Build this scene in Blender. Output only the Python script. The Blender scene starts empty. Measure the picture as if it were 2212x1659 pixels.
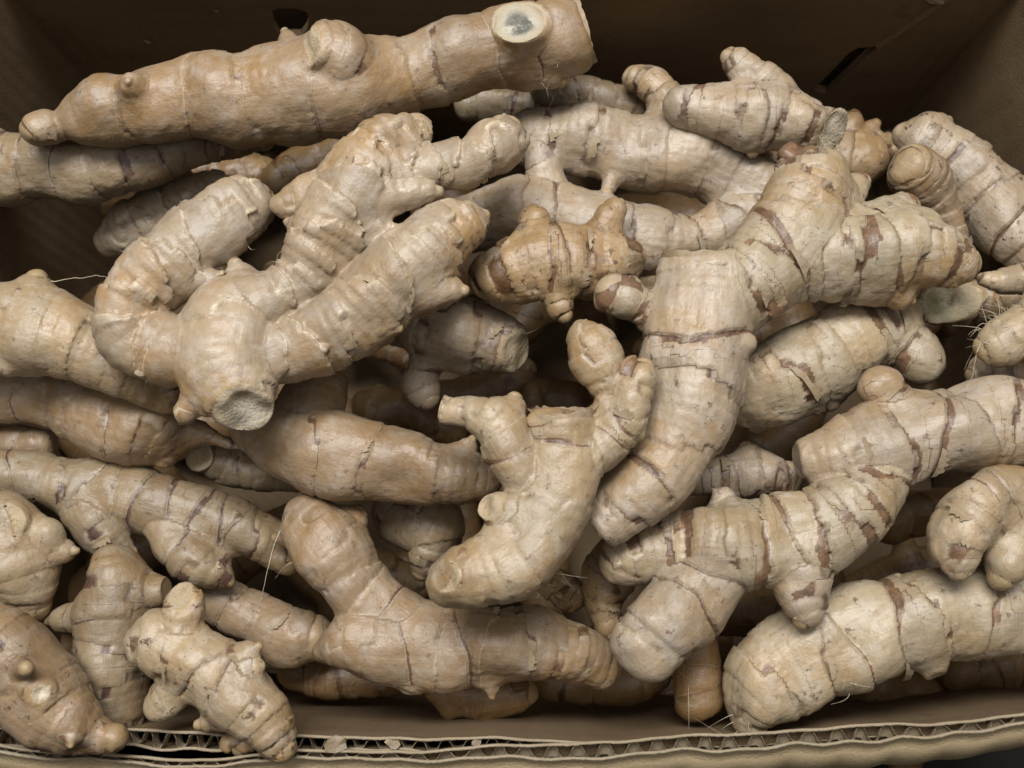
import bpy, bmesh, math, random
import numpy as np
from mathutils import Vector

# ------------------------------------------------------------------ scene, camera, light
scene = bpy.context.scene
col = scene.collection
W, H = 2212.0, 1659.0            # picture units used for reading positions off the photograph
F = 2212.0                       # focal length in the same units
TILT = math.radians(9.5)
RIM = 0.20                       # carton rim height (m), floor of the carton at 0
CAM = np.array([0.0, 0.0, RIM + 0.40])

cam_data = bpy.data.cameras.new('camera')
cam_data.sensor_width = 36.0
cam_data.lens = 36.0 * F / W
cam_data.clip_start = 0.01
cam_data.clip_end = 50
cam_data.dof.use_dof = True
cam_data.dof.focus_distance = 0.405
cam_data.dof.aperture_fstop = 11.0
cam = bpy.data.objects.new('camera', cam_data)
col.objects.link(cam)
cam.location = CAM
cam.rotation_euler = (TILT, 0, 0)
scene.camera = cam

world = bpy.data.worlds.new('World')
scene.world = world
world.use_nodes = True
bg = world.node_tree.nodes['Background']
bg.inputs[0].default_value = (1.0, 0.86, 0.66, 1)
bg.inputs[1].default_value = 0.004


def area(name, loc, target, sx, sy, power, color):
    d = bpy.data.lights.new(name, 'AREA')
    d.shape = 'RECTANGLE'
    d.size, d.size_y = sx, sy
    d.energy = power
    d.color = color
    o = bpy.data.objects.new(name, d)
    col.objects.link(o)
    o.location = loc
    o.rotation_euler = (Vector(target) - Vector(loc)).to_track_quat('-Z', 'Y').to_euler()
    return o


# diffused ceiling light: a broad bank over the aisle and a brighter fitting above the back of the carton
area('ceiling_lamp', (0.05, 0.50, 1.75), (0.05, 0.50, 0), 3.0, 2.2, 18.0, (1.0, 0.98, 0.965))
area('ceiling_lamp', (-0.12, 0.58, 1.45), (0, 0.1, 0.15), 0.9, 0.34, 23.5, (0.99, 0.99, 0.985))

scene.cycles.max_bounces = 5
scene.cycles.diffuse_bounces = 1
scene.cycles.glossy_bounces = 2
scene.cycles.use_denoising = True
vs = scene.view_settings
vs.view_transform = 'Standard'
vs.look = 'None'
vs.gamma = 1.0
vs.exposure = 0.0
vs.use_curve_mapping = False

# ------------------------------------------------------------------ picture rays
CT, ST = math.cos(TILT), math.sin(TILT)


def ray(u, v):
    xc = (np.asarray(u, float) - W / 2) / F
    yc = -(np.asarray(v, float) - H / 2) / F
    return np.stack([xc, yc * CT + ST, yc * ST - CT], -1)


def at(u, v, z):
    """world point seen at (u, v) at height z (m)"""
    d = ray(u, v)
    t = (np.asarray(z, float) - CAM[2]) / d[..., 2]
    return CAM + d * t[..., None]


def scale_at(u, v, z):
    """metres per picture unit at that point"""
    d = ray(u, v)
    return (np.asarray(z, float) - CAM[2]) / d[..., 2] / F


# ------------------------------------------------------------------ materials
def nt(name):
    m = bpy.data.materials.new(name)
    m.use_nodes = True
    t = m.node_tree
    t.nodes.clear()
    out = t.nodes.new('ShaderNodeOutputMaterial')
    b = t.nodes.new('ShaderNodeBsdfPrincipled')
    t.links.new(b.outputs[0], out.inputs[0])
    return m, t, b


class G:
    """small node-graph helper"""
    def __init__(self, t):
        self.t = t

    def n(self, kind, **kw):
        x = self.t.nodes.new('ShaderNode' + kind)
        for k, v in kw.items():
            setattr(x, k, v)
        return x

    def put(self, sock, v):
        if hasattr(v, 'is_linked') or isinstance(v, bpy.types.NodeSocket):
            self.t.links.new(v, sock)
        else:
            if sock.type == 'RGBA' and len(v) == 3:
                v = (*v, 1)
            sock.default_value = v

    def m(self, op, a, b=0.0, c=0.0, clamp=False):
        x = self.n('Math', operation=op, use_clamp=clamp)
        self.put(x.inputs[0], a)
        self.put(x.inputs[1], b)
        self.put(x.inputs[2], c)
        return x.outputs[0]

    def mix(self, f, a, b, blend='MIX'):
        x = self.n('Mix', data_type='RGBA', blend_type=blend)
        self.put(x.inputs[0], f)
        self.put(x.inputs[6], a)
        self.put(x.inputs[7], b)
        return x.outputs[2]

    def step(self, v, lo, hi):
        x = self.n('MapRange', interpolation_type='SMOOTHSTEP')
        self.put(x.inputs[0], v)
        self.put(x.inputs[1], lo)
        self.put(x.inputs[2], hi)
        return x.outputs[0]

    def noise(self, vec, scale, detail=3.0, rough=0.55):
        x = self.n('TexNoise')
        self.put(x.inputs['Vector'], vec)
        x.inputs['Scale'].default_value = scale
        x.inputs['Detail'].default_value = detail
        x.inputs['Roughness'].default_value = rough
        return x.outputs[0]

    def vmul(self, vec, s):
        x = self.n('VectorMath', operation='MULTIPLY')
        self.put(x.inputs[0], vec)
        x.inputs[1].default_value = s
        return x.outputs[0]

    def attr(self, name):
        return self.n('Attribute', attribute_name=name)

    def sep(self, v):
        x = self.n('SeparateXYZ')
        self.put(x.inputs[0], v)
        return x.outputs


STYLES = {
    # base, second tone, pale bloom, brown patch, patch amount, dark ring, pale rim, dirt
    'pale':  dict(base=(0.368, 0.273, 0.163), two=(0.320, 0.194, 0.080), pale=(0.454, 0.391, 0.305), patch=(.10, .052, .027), pw=.22, rd=.5, rp=.5, dirt=.7),
    'scale': dict(base=(0.358, 0.271, 0.178), two=(0.326, 0.199, 0.085), pale=(0.436, 0.378, 0.320), patch=(.20, .115, .058), pw=.04, rd=.4, rp=1.0, dirt=.35),
    'ring':  dict(base=(0.373, 0.286, 0.193), two=(0.320, 0.208, 0.101), pale=(0.454, 0.394, 0.336), patch=(.09, .047, .025), pw=.32, rd=.9, rp=.4, dirt=.8),
    'patchy': dict(base=(0.389, 0.305, 0.195), two=(0.337, 0.218, 0.100), pale=(0.489, 0.427, 0.345), patch=(.105, .054, .027), pw=.9, rd=.9, rp=.6, dirt=.8),
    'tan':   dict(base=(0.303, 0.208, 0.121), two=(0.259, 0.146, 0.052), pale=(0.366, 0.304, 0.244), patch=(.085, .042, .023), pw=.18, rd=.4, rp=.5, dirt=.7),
    'brown': dict(base=(0.324, 0.212, 0.104), two=(0.247, 0.131, 0.044), pale=(0.446, 0.355, 0.241), patch=(.09, .043, .018), pw=.6, rd=.9, rp=.4, dirt=1.2),
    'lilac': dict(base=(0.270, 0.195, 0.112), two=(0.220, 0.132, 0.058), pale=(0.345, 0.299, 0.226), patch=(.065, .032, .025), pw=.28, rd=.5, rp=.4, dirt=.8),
    'deep':  dict(base=(0.225, 0.130, 0.051), two=(0.174, 0.087, 0.028), pale=(0.268, 0.184, 0.099), patch=(.07, .032, .012), pw=.3, rd=.5, rp=.3, dirt=.8),  # orange brown skin, also darkened to put the shade of the gaps into the colour
}
_mats = {}


def ginger_mat(style):
    if style in _mats:
        return _mats[style]
    S = STYLES[style]
    m, t, b = nt('ginger_skin_' + style)
    g = G(t)
    oc = g.n('TexCoord').outputs['Object']
    p3 = g.attr('p3').outputs['Vector']
    rg = g.sep(g.attr('rg').outputs['Vector'])       # ring distance (cm), node strength, internode tone
    tp = g.sep(g.attr('tp').outputs['Vector'])       # tip, dirt, patch gate
    ring, nstr, rnd = rg[0], rg[1], rg[2]
    big = g.noise(oc, 30, 3, .6)
    mid = g.noise(oc, 125, 4, .62)
    fine = g.noise(oc, 650, 2, .6)
    stria = g.noise(g.vmul(p3, (4.5, 4.5, .45)), 1.0, 3, .6)
    jag = g.noise(g.vmul(p3, (2.6, 2.6, 2.0)), 1.0, 5, .68)
    soil = g.noise(oc, 210, 5, .74)
    c = g.mix(g.step(big, .40, .70), S['base'], S['two'])
    c = g.mix(g.m('MULTIPLY', g.step(mid, .42, .74), .6), c, S['pale'])
    tone = g.m('ADD', g.m('MULTIPLY', rnd, .26), .87)
    tone = g.m('MULTIPLY', tone, g.m('ADD', g.m('MULTIPLY', stria, .30), .85))
    tone = g.m('MULTIPLY', tone, g.m('ADD', g.m('MULTIPLY', fine, .24), .88))
    hsv = g.n('HueSaturation')
    g.put(hsv.inputs['Value'], tone)
    g.put(hsv.inputs['Color'], c)
    c = hsv.outputs[0]
    # tips: yellower
    c = g.mix(g.m('MULTIPLY', tp[0], .4), c, (.46, .32, .15))
    # brown bare skin left where a scale has peeled off: starts at a node, width wanders round the stem
    cx = g.n('CombineXYZ')
    q3 = g.sep(p3)
    g.put(cx.inputs[0], g.m('MULTIPLY', q3[0], .8))
    g.put(cx.inputs[1], g.m('MULTIPLY', q3[1], .8))
    g.put(cx.inputs[2], g.m('ADD', g.m('MULTIPLY', rnd, 37.0), g.m('MULTIPLY', q3[2], .10)))
    lob = g.noise(cx.outputs[0], 1.0, 3, .5)
    wid = g.m('MULTIPLY', g.m('MULTIPLY', g.m('SUBTRACT', tp[2], .25), g.m('ADD', .35, lob)), g.m('MULTIPLY', g.m('POWER', nstr, 1.5), 1.5 * S['pw']))
    e = g.m('ADD', ring, g.m('MULTIPLY', g.m('SUBTRACT', jag, .5), .13))
    e = g.m('ADD', e, g.m('MULTIPLY', g.m('SUBTRACT', fine, .5), .10))
    patch = g.m('MULTIPLY', g.step(e, -.015, .02), g.m('SUBTRACT', 1.0, g.step(g.m('SUBTRACT', e, wid), -.035, .035)))
    patch = g.m('MULTIPLY', patch, g.step(wid, .02, .06))
    pc = g.mix(g.step(soil, .38, .66), S['patch'], tuple(min(1, v * 2.3) for v in S['patch']))
    c = g.mix(g.m('MULTIPLY', patch, .88), c, pc)
    # dark frayed line at the node
    e2 = g.m('ABSOLUTE', g.m('ADD', e, .01))
    brk = g.step(mid, .30, .50)
    line = g.m('MULTIPLY', g.m('SUBTRACT', 1.0, g.step(e2, .03, .12)), g.m('MULTIPLY', brk, g.m('MULTIPLY', g.m('ADD', nstr, .15), 1.2 * S['rd'])), clamp=True)
    c = g.mix(g.m('MULTIPLY', line, .85), c, tuple(v * 1.0 for v in S['patch']))
    # pale papery rim on the scale edge
    rim = g.m('MULTIPLY', g.step(ring, -.10, -.03), g.m('SUBTRACT', 1.0, g.step(ring, -.02, .015)))
    rim = g.m('MULTIPLY', rim, g.m('MULTIPLY', g.step(jag, .36, .52), S['rp']))
    c = g.mix(g.m('MULTIPLY', rim, .75), c, (.60, .50, .35))
    # soil specks and smears
    dirt = g.m('MULTIPLY', g.step(soil, .56, .66), g.step(mid, .40, .60))
    dirt = g.m('MULTIPLY', dirt, g.m('MULTIPLY', g.m('ADD', tp[1], .35), 1.9 * S['dirt']), clamp=True)
    c = g.mix(dirt, c, (.125, .07, .035))
    g.put(b.inputs['Base Color'], c)
    ro = g.m('ADD', .33, g.m('MULTIPLY', mid, .30))
    g.put(b.inputs['Roughness'], ro)
    b.inputs['Specular IOR Level'].default_value = .68
    hgt = g.m('ADD', g.m('MULTIPLY', stria, .30), g.m('MULTIPLY', fine, .30))
    hgt = g.m('ADD', hgt, g.m('MULTIPLY', mid, .55))
    bp = g.n('Bump')
    bp.inputs['Strength'].default_value = .62
    bp.inputs['Distance'].default_value = .0011
    g.put(bp.inputs['Height'], hgt)
    g.put(b.inputs['Normal'], bp.outputs[0])
    _mats[style] = m
    return m


def cut_mat(style):
    key = 'cut_' + style
    if key in _mats:
        return _mats[key]
    P = {'grey': ((.66, .575, .44), (.44, .385, .29), .45),
         'mould': ((.52, .475, .375), (.12, .12, .10), .62),
         'cream': ((.48, .375, .235), (.33, .235, .12), .5),
         'green': ((.60, .53, .36), (.50, .45, .23), .5),
         'white': ((.70, .60, .44), (.55, .45, .30), .5)}[style]
    m, t, b = nt('ginger_cut_' + style)
    g = G(t)
    oc = g.n('TexCoord').outputs['Object']
    if style == 'mould':
        f = g.m('MULTIPLY', g.step(g.noise(oc, 110, 5, .7), .46, .58), g.m('SUBTRACT', 1.0, g.step(g.sep(g.attr('tp').outputs['Vector'])[0], .35, .8)))
    else:
        f = g.m('MULTIPLY', g.step(g.noise(oc, 900, 2, .7), .42, .62), g.step(g.noise(oc, 90, 3, .6), .35, .6))
    c = g.mix(f, P[0], P[1])
    c = g.mix(g.m('MULTIPLY', g.step(g.noise(oc, 160, 4, .6), .5, .68), .5), c, tuple(v * .72 for v in P[0]))
    rim = g.sep(g.attr('tp').outputs['Vector'])[0]
    c = g.mix(g.m('MULTIPLY', g.step(rim, .45, 1.0), .8), c, (.44, .345, .225))
    g.put(b.inputs['Base Color'], c)
    b.inputs['Roughness'].default_value = .8
    bp = g.n('Bump')
    bp.inputs['Strength'].default_value = .8
    bp.inputs['Distance'].default_value = .0012
    g.put(bp.inputs['Height'], g.noise(oc, 520, 4, .7))
    g.put(b.inputs['Normal'], bp.outputs[0])
    _mats[key] = m
    return m


def paper_mat(name, a, bcol, rough=.75, trans=.0):
    if name in _mats:
        return _mats[name]
    m, t, b = nt(name)
    g = G(t)
    oc = g.n('TexCoord').outputs['Object']
    c = g.mix(g.step(g.noise(oc, 160, 4, .65), .35, .66), a, bcol)
    g.put(b.inputs['Base Color'], c)
    b.inputs['Roughness'].default_value = rough
    bp = g.n('Bump')
    bp.inputs['Strength'].default_value = .5
    bp.inputs['Distance'].default_value = .0006
    g.put(bp.inputs['Height'], g.noise(oc, 700, 3, .6))
    g.put(b.inputs['Normal'], bp.outputs[0])
    _mats[name] = m
    return m


def board_mat(name, a, bcol, streak=(1, 1, 1), ribs=0.0):
    m, t, b = nt(name)
    g = G(t)
    oc = g.n('TexCoord').outputs['Object']
    v = g.vmul(oc, streak)
    c = g.mix(g.step(g.noise(v, 26, 5, .65), .32, .68), a, bcol)
    c = g.mix(g.m('MULTIPLY', g.step(g.noise(oc, 900, 3, .7), .45, .7), .35), c, tuple(x * .62 for x in a))
    c = g.mix(g.m('MULTIPLY', g.step(g.noise(oc, 55, 5, .7), .60, .70), .45), c, tuple(x * .55 for x in a))
    g.put(b.inputs['Base Color'], c)
    b.inputs['Roughness'].default_value = .82
    b.inputs['Specular IOR Level'].default_value = .25
    bp = g.n('Bump')
    bp.inputs['Strength'].default_value = .4
    bp.inputs['Distance'].default_value = .0008
    hh = g.m('ADD', g.noise(v, 60, 3, .6), g.noise(oc, 1100, 2, .6))
    if ribs:
        q = g.sep(oc)
        hh = g.m('ADD', hh, g.m('MULTIPLY', g.m('SINE', g.m('MULTIPLY', g.m('ADD', q[0], q[1]), 740.0)), ribs))
    g.put(bp.inputs['Height'], hh)
    g.put(b.inputs['Normal'], bp.outputs[0])
    return m


def new_obj(name, verts, faces, mat, parent=None, smooth=False):
    me = bpy.data.meshes.new(name)
    me.from_pydata([tuple(v) for v in verts], [], faces)
    if smooth:
        me.polygons.foreach_set('use_smooth', [True] * len(me.polygons))
    me.materials.append(mat)
    me.update()
    o = bpy.data.objects.new(name, me)
    col.objects.link(o)
    o.parent = parent
    return o


def empty(name, loc=(0, 0, 0)):
    o = bpy.data.objects.new(name, None)
    o.empty_display_size = .01
    o.location = loc
    col.objects.link(o)
    return o


# ------------------------------------------------------------------ display shelf and carton
M_shelf = board_mat('shelf_paint', (.016, .015, .014), (.022, .02, .018))
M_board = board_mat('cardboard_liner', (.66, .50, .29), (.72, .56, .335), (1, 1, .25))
M_inside = board_mat('cardboard_inside', (.18, .12, .065), (.225, .155, .087), (.3, 1, 1), .35)  # kraft darkened: the shade inside the carton is put into this colour
M_flute = board_mat('cardboard_flute', (.34, .27, .18), (.29, .22, .14))
M_edge = board_mat('cardboard_cut_edge', (.40, .325, .225), (.33, .26, .17))


def box_mesh(bm, x0, x1, y0, y1, z0, z1):
    v = [bm.verts.new(p) for p in ((x0, y0, z0), (x1, y0, z0), (x1, y1, z0), (x0, y1, z0), (x0, y0, z1), (x1, y0, z1), (x1, y1, z1), (x0, y1, z1))]
    for f in ((0, 3, 2, 1), (4, 5, 6, 7), (0, 1, 5, 4), (1, 2, 6, 5), (2, 3, 7, 6), (3, 0, 4, 7)):
        bm.faces.new([v[i] for i in f])


bm = bmesh.new()
box_mesh(bm, -1.0, 1.0, -.6, .6, -.045, -.005)
bmesh.ops.bevel(bm, geom=bm.edges[:], offset=.004, segments=2, affect='EDGES')
me = bpy.data.meshes.new('display_shelf')
bm.to_mesh(me)
bm.free()
me.materials.append(M_shelf)
shelf = bpy.data.objects.new('display_shelf', me)
col.objects.link(shelf)
shelf['kind'] = 'structure'

carton = empty('cardboard_carton')
carton['label'] = 'open brown corrugated cardboard carton holding the heap of ginger'
carton['category'] = 'carton'
YB = .238                        # inside of the back wall
XS = .2165                       # half width at the back


def side_x(y):
    """the loaded side walls bulge outwards between the corners"""
    f = (y + .075) / (YB + .075)
    return XS + .027 * np.sin(np.pi * np.clip(f, 0, 1)) + .008 * (1 - f)


def interp(pts, x):
    p = np.array(pts, float)
    return np.interp(x, p[:, 0], p[:, 1])


def cat(vals, n):
    """Catmull-Rom through rows of vals, n steps per span"""
    P = np.array(vals, float)
    if len(P) == 2:
        return np.array([P[0] + (P[1] - P[0]) * k / n for k in range(n + 1)])
    Q = np.vstack([2 * P[0] - P[1], P, 2 * P[-1] - P[-2]])
    out = []
    for i in range(1, len(Q) - 2):
        for k in range(n):
            t = k / n
            a, b_, c_, d_ = Q[i - 1], Q[i], Q[i + 1], Q[i + 2]
            out.append(.5 * (2 * b_ + (c_ - a) * t + (2 * a - 5 * b_ + 4 * c_ - d_) * t * t + (3 * b_ - 3 * c_ + d_ - a) * t ** 3))
    out.append(P[-1])
    return np.array(out)


def sheet(name, path, prof, thick, mat, parent):
    """a board liner: path (n,2) of x,y along the rim, prof rows (out, z), given thickness"""
    path = np.asarray(path)
    n, k = len(path), len(prof)
    tg = np.gradient(path, axis=0)
    nr = np.stack([tg[:, 1], -tg[:, 0]], 1)
    nr /= np.linalg.norm(nr, axis=1)[:, None]
    vs_, fs = [], []
    for side in (0, 1):
        for i in range(n):
            for (o_, z_) in prof:
                q = path[i] + nr[i] * (o_ + side * thick)
                vs_.append((q[0], q[1], z_))
    def ix(s, i, j): return s * n * k + i * k + j
    for i in range(n - 1):
        for j in range(k - 1):
            fs.append((ix(0, i, j), ix(0, i, j + 1), ix(0, i + 1, j + 1), ix(0, i + 1, j)))
            fs.append((ix(1, i, j), ix(1, i + 1, j), ix(1, i + 1, j + 1), ix(1, i, j + 1)))
        fs.append((ix(0, i, 0), ix(0, i + 1, 0), ix(1, i + 1, 0), ix(1, i, 0)))
        fs.append((ix(0, i, k - 1), ix(1, i, k - 1), ix(1, i + 1, k - 1), ix(0, i + 1, k - 1)))
    for i in (0, n - 1):
        for j in range(k - 1):
            fs.append((ix(0, i, j), ix(1, i, j), ix(1, i, j + 1), ix(0, i, j + 1)))
    o = new_obj(name, vs_, fs, mat, parent, True)
    return o


rng = np.random.default_rng(4)


def wob(x, amp, *fr):
    return sum(amp / (i + 1) * np.sin(x * f + i * 1.7 + f) for i, f in enumerate(fr))


def board_wall(name, rim_px, z_rim, prof_out, th_fn, period, mat_in, mat_out, z_low, label=None):
    """front panel of corrugated board: two liners with a real wavy flute between them"""
    wall = empty(name)
    wall.parent = carton
    u = np.linspace(rim_px[0][0] - 120, rim_px[-1][0] + 120, 420)
    v = interp(rim_px, u)
    p = at(u, v, z_rim)[:, :2]
    p[:, 1] += wob(p[:, 0], .0004, 90, 171, 333)
    th = th_fn(u) * (1 + .10 * np.sin(u * .021) + .08 * np.sin(u * .053 + 2))
    profi = [(0.0, z_rim), (.0006, z_rim - .004)] + [(a, z_rim + b_) for a, b_ in prof_out] + [(prof_out[-1][0], z_low)]
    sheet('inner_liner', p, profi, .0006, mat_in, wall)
    nr = np.gradient(p, axis=0)
    nr = np.stack([nr[:, 1], -nr[:, 0]], 1)
    nr /= np.linalg.norm(nr, axis=1)[:, None]
    p2 = p + nr * th[:, None]
    profo = [(a, z) for a, z in profi]
    sheet('outer_liner', p2, profo, .0006, mat_out, wall)
    # flute
    uu = np.linspace(0, len(u) - 1, 2600)
    pp = np.stack([np.interp(uu, np.arange(len(u)), p[:, 0]), np.interp(uu, np.arange(len(u)), p[:, 1])], 1)
    tt = np.interp(uu, np.arange(len(u)), th)
    nn = np.stack([np.interp(uu, np.arange(len(u)), nr[:, 0]), np.interp(uu, np.arange(len(u)), nr[:, 1])], 1)
    s = np.concatenate([[0], np.cumsum(np.linalg.norm(np.diff(pp, axis=0), axis=1))])
    ph = 2 * np.pi * s / period + .6 * np.sin(s * 40) + .4 * np.sin(s * 97 + 1) + .25 * np.sin(s * 233)
    wv = .5 + .5 * np.tanh(1.7 * np.sin(ph)) / math.tanh(1.7)
    fl = pp + nn * (.0007 + (tt - .0009) * wv)[:, None]
    zt = z_rim - .0006 - .0008 * rng.random(len(uu))
    prof = [(0, 0), (.0006, -.004), (prof_out[0][0], prof_out[0][1])]
    vsx, fsx = [], []
    k = 3
    for side in (0, 1):
        for i in range(len(uu)):
            for j, (o_, z_) in enumerate(prof):
                q = fl[i] + nn[i] * (o_ + side * .00035)
                vsx.append((q[0], q[1], (zt[i] if j == 0 else z_rim) + z_))
    n = len(uu)
    for i in range(n - 1):
        for j in range(k - 1):
            a = i * k + j
            fsx.append((a, a + 1, a + k + 1, a + k))
            c = n * k + a
            fsx.append((c, c + k, c + k + 1, c + 1))
        fsx.append((i * k, (i + 1) * k, n * k + (i + 1) * k, n * k + i * k))
    new_obj('fluting', vsx, fsx, M_flute, wall)
    # frayed pale cut edge along both liners
    for base in (p, p2):
        ev, ef = [], []
        for i in range(0, len(base)):
            hgt = .0004 + .0005 * rng.random()
            j1, j2 = -.0001 - .0001 * rng.random(), .0006 + .0002 * rng.random()
            a = base[i] + nr[i] * j1
            b_ = base[i] + nr[i] * j2
            ev += [(a[0], a[1], z_rim - .0012), (a[0], a[1], z_rim + hgt), (b_[0], b_[1], z_rim + hgt * .8), (b_[0], b_[1], z_rim - .0012)]
        for i in range(len(base) - 1):
            for j in range(3):
                q = i * 4 + j
                ef.append((q, q + 1, q + 5, q + 4))
        new_obj('cut_edge', ev, ef, M_edge, wall, True)
    return wall


OUT = [(-200, 1604), (0, 1609), (98, 1620), (195, 1628), (293, 1635), (407, 1642), (488, 1635), (553, 1628), (683, 1622), (883, 1622), (1045, 1614), (1208, 1606), (1436, 1594), (1655, 1580), (1817, 1570), (2013, 1562), (2120, 1553), (2212, 1541), (2420, 1515)]
INN = [(-200, 1572), (200, 1574), (319, 1577), (480, 1584), (635, 1592), (800, 1592), (1045, 1595), (1208, 1599), (1330, 1606), (1436, 1606), (1655, 1594), (1817, 1584), (2013, 1578), (2212, 1556), (2420, 1530)]
board_wall('front_wall', OUT, RIM, [(.0045, -.006), (.010, -.014), (.0145, -.026), (.016, -.045)],
           lambda u: np.interp(u, [0, 700, 1000, 1150, 1900, 2050, 2212], [.0021, .0024, .0034, .0050, .0054, .0042, .0028]), .0098, M_inside, M_board, .0)
board_wall('inner_front_wall', INN, RIM - .007, [(.0, -.008), (.0, -.02), (.0, -.04), (.0, -.06)],
           lambda u: np.interp(u, [0, 319, 640, 1000, 1208, 1400], [.0060, .0060, .0052, .0040, .0022, .0014]), .0088, M_inside, M_inside, .002)


def wall_grid(name, fn, nu, nv, thick, mat, parent):
    """curved panel fn(a, b) -> (point, outward normal)"""
    vs_, fs = [], []
    for s in (0, 1):
        for i in range(nu + 1):
            for j in range(nv + 1):
                p, n_ = fn(i / nu, j / nv)
                vs_.append(np.array(p) + np.array(n_) * thick * s)
    def ix(s, i, j): return s * (nu + 1) * (nv + 1) + i * (nv + 1) + j
    for i in range(nu):
        for j in range(nv):
            fs.append((ix(0, i, j), ix(0, i + 1, j), ix(0, i + 1, j + 1), ix(0, i, j + 1)))
            fs.append((ix(1, i, j), ix(1, i, j + 1), ix(1, i + 1, j + 1), ix(1, i + 1, j)))
    for i in range(nu):
        fs.append((ix(0, i, 0), ix(1, i, 0), ix(1, i + 1, 0), ix(0, i + 1, 0)))
        fs.append((ix(0, i, nv), ix(0, i + 1, nv), ix(1, i + 1, nv), ix(1, i, nv)))
    for j in range(nv):
        fs.append((ix(0, 0, j), ix(0, 0, j + 1), ix(1, 0, j + 1), ix(1, 0, j)))
        fs.append((ix(0, nu, j), ix(1, nu, j), ix(1, nu, j + 1), ix(0, nu, j + 1)))
    o = new_obj(name, vs_, fs, mat, parent, False)
    o.data.update()
    bm_ = bmesh.new()
    bm_.from_mesh(o.data)
    bmesh.ops.recalc_face_normals(bm_, faces=bm_.faces[:])
    bm_.to_mesh(o.data)
    bm_.free()
    return o


def wall_hit(u, v, y):
    d = ray(u, v)
    return CAM + d * ((y - CAM[1]) / d[1])


def cut_holes(o, polys, y0, y1):
    """punch real openings (outlines in x,z) through the panel"""
    for poly in polys:
        bm_ = bmesh.new()
        a = [bm_.verts.new((x, y0, z)) for x, z in poly]
        b_ = [bm_.verts.new((x, y1, z)) for x, z in poly]
        bm_.faces.new(a)
        bm_.faces.new(b_[::-1])
        for i in range(len(a)):
            k = (i + 1) % len(a)
            bm_.faces.new((a[i], b_[i], b_[k], a[k]))
        bmesh.ops.recalc_face_normals(bm_, faces=bm_.faces[:])
        me_ = bpy.data.meshes.new('cutter')
        bm_.to_mesh(me_)
        bm_.free()
        c_ = bpy.data.objects.new('cutter', me_)
        col.objects.link(c_)
        md = o.modifiers.new('hole', 'BOOLEAN')
        md.object = c_
        md.operation = 'DIFFERENCE'
        md.solver = 'EXACT'
        dg = bpy.context.evaluated_depsgraph_get()
        me2 = bpy.data.meshes.new_from_object(o.evaluated_get(dg))
        o.modifiers.clear()
        o.data = me2
        bpy.data.objects.remove(c_)


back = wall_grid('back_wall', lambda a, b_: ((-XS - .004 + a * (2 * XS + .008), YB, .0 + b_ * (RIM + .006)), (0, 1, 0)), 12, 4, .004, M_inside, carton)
hole = [(587, 24), (600, 18), (640, 18), (662, 26), (668, 42), (664, 62), (650, 80), (605, 80), (592, 58)]
slot = [(1901, 99), (1884, 101), (1852, 104), (1832, 116), (1800, 150), (1757, 194), (1786, 203), (1826, 166), (1868, 126), (1890, 108)]
polys = []
for pl in (hole, slot):
    q = [wall_hit(a, b_, YB) for a, b_ in pl]
    polys.append([(p[0], p[2]) for p in q])
cut_holes(back, polys, YB - .02, YB + .02)
wall_grid('added_hole_backing', lambda a, b_: ((-XS - .006 + a * (2 * XS + .012), YB + .012, b_ * (RIM + .002)), (0, 1, 0)), 2, 2, .004, M_inside, carton)  # added panel behind the openings, only there to keep them dark
for sgn, nm in ((-1, 'left_wall'), (1, 'right_wall')):
    def sf(a, b_, sgn=sgn):
        y = -.078 + a * (YB + .078)
        return ((sgn * side_x(y), y, b_ * RIM), (sgn, 0, 0))
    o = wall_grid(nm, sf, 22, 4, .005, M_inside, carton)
    # pale cut edge on the rim
    ev, ef = [], []
    ys = np.linspace(-.078, YB, 60)
    for y in ys:
        x = sgn * side_x(y)
        j = .0004 * rng.random()
        ev += [(x - sgn * .0002, y, RIM - .002), (x - sgn * .0002, y, RIM + .0006 + j), (x + sgn * .0053, y, RIM + .0006 + j), (x + sgn * .0053, y, RIM - .002)]
    for i in range(len(ys) - 1):
        for j in range(3):
            q = i * 4 + j
            ef.append((q, q + 1, q + 5, q + 4))
    new_obj('cut_edge', ev, ef, M_edge, o)
wall_grid('base', lambda a, b_: ((-.245 + a * .49, -.085 + b_ * (YB + .097), 0.0), (0, 0, -1)), 2, 2, .004, M_inside, carton)
# folded score line running up the back wall from the slot
a0, a1 = wall_hit(1896, 101, YB - .0006), wall_hit(2052, -6, YB - .0006)
dv = np.array([a1[0] - a0[0], a1[2] - a0[2]])
dn = np.array([-dv[1], dv[0]]) / np.linalg.norm(dv) * .0017
new_obj('score_line', [(a0[0] - dn[0], YB - .0002, a0[2] - dn[1]), (a0[0], YB - .0022, a0[2]), (a0[0] + dn[0], YB - .0002, a0[2] + dn[1]),
                       (a1[0] - dn[0], YB - .0002, a1[2] - dn[1]), (a1[0], YB - .0022, a1[2]), (a1[0] + dn[0], YB - .0002, a1[2] + dn[1])],
        [(0, 1, 4, 3), (1, 2, 5, 4)], M_inside, back)

# ------------------------------------------------------------------ the ginger roots
# each root: label, height of its axis over the rim (cm), skin style, options, branches
# branch: kind (s stem, f finger, b bud), points (u, v, radius in picture units[, extra height cm]), options
ROOTS = []


def root(key, label, h, style, *branches, **kw):
    ROOTS.append(dict(key=key, label=label, h=h, style=style, br=branches, **kw))


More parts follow.
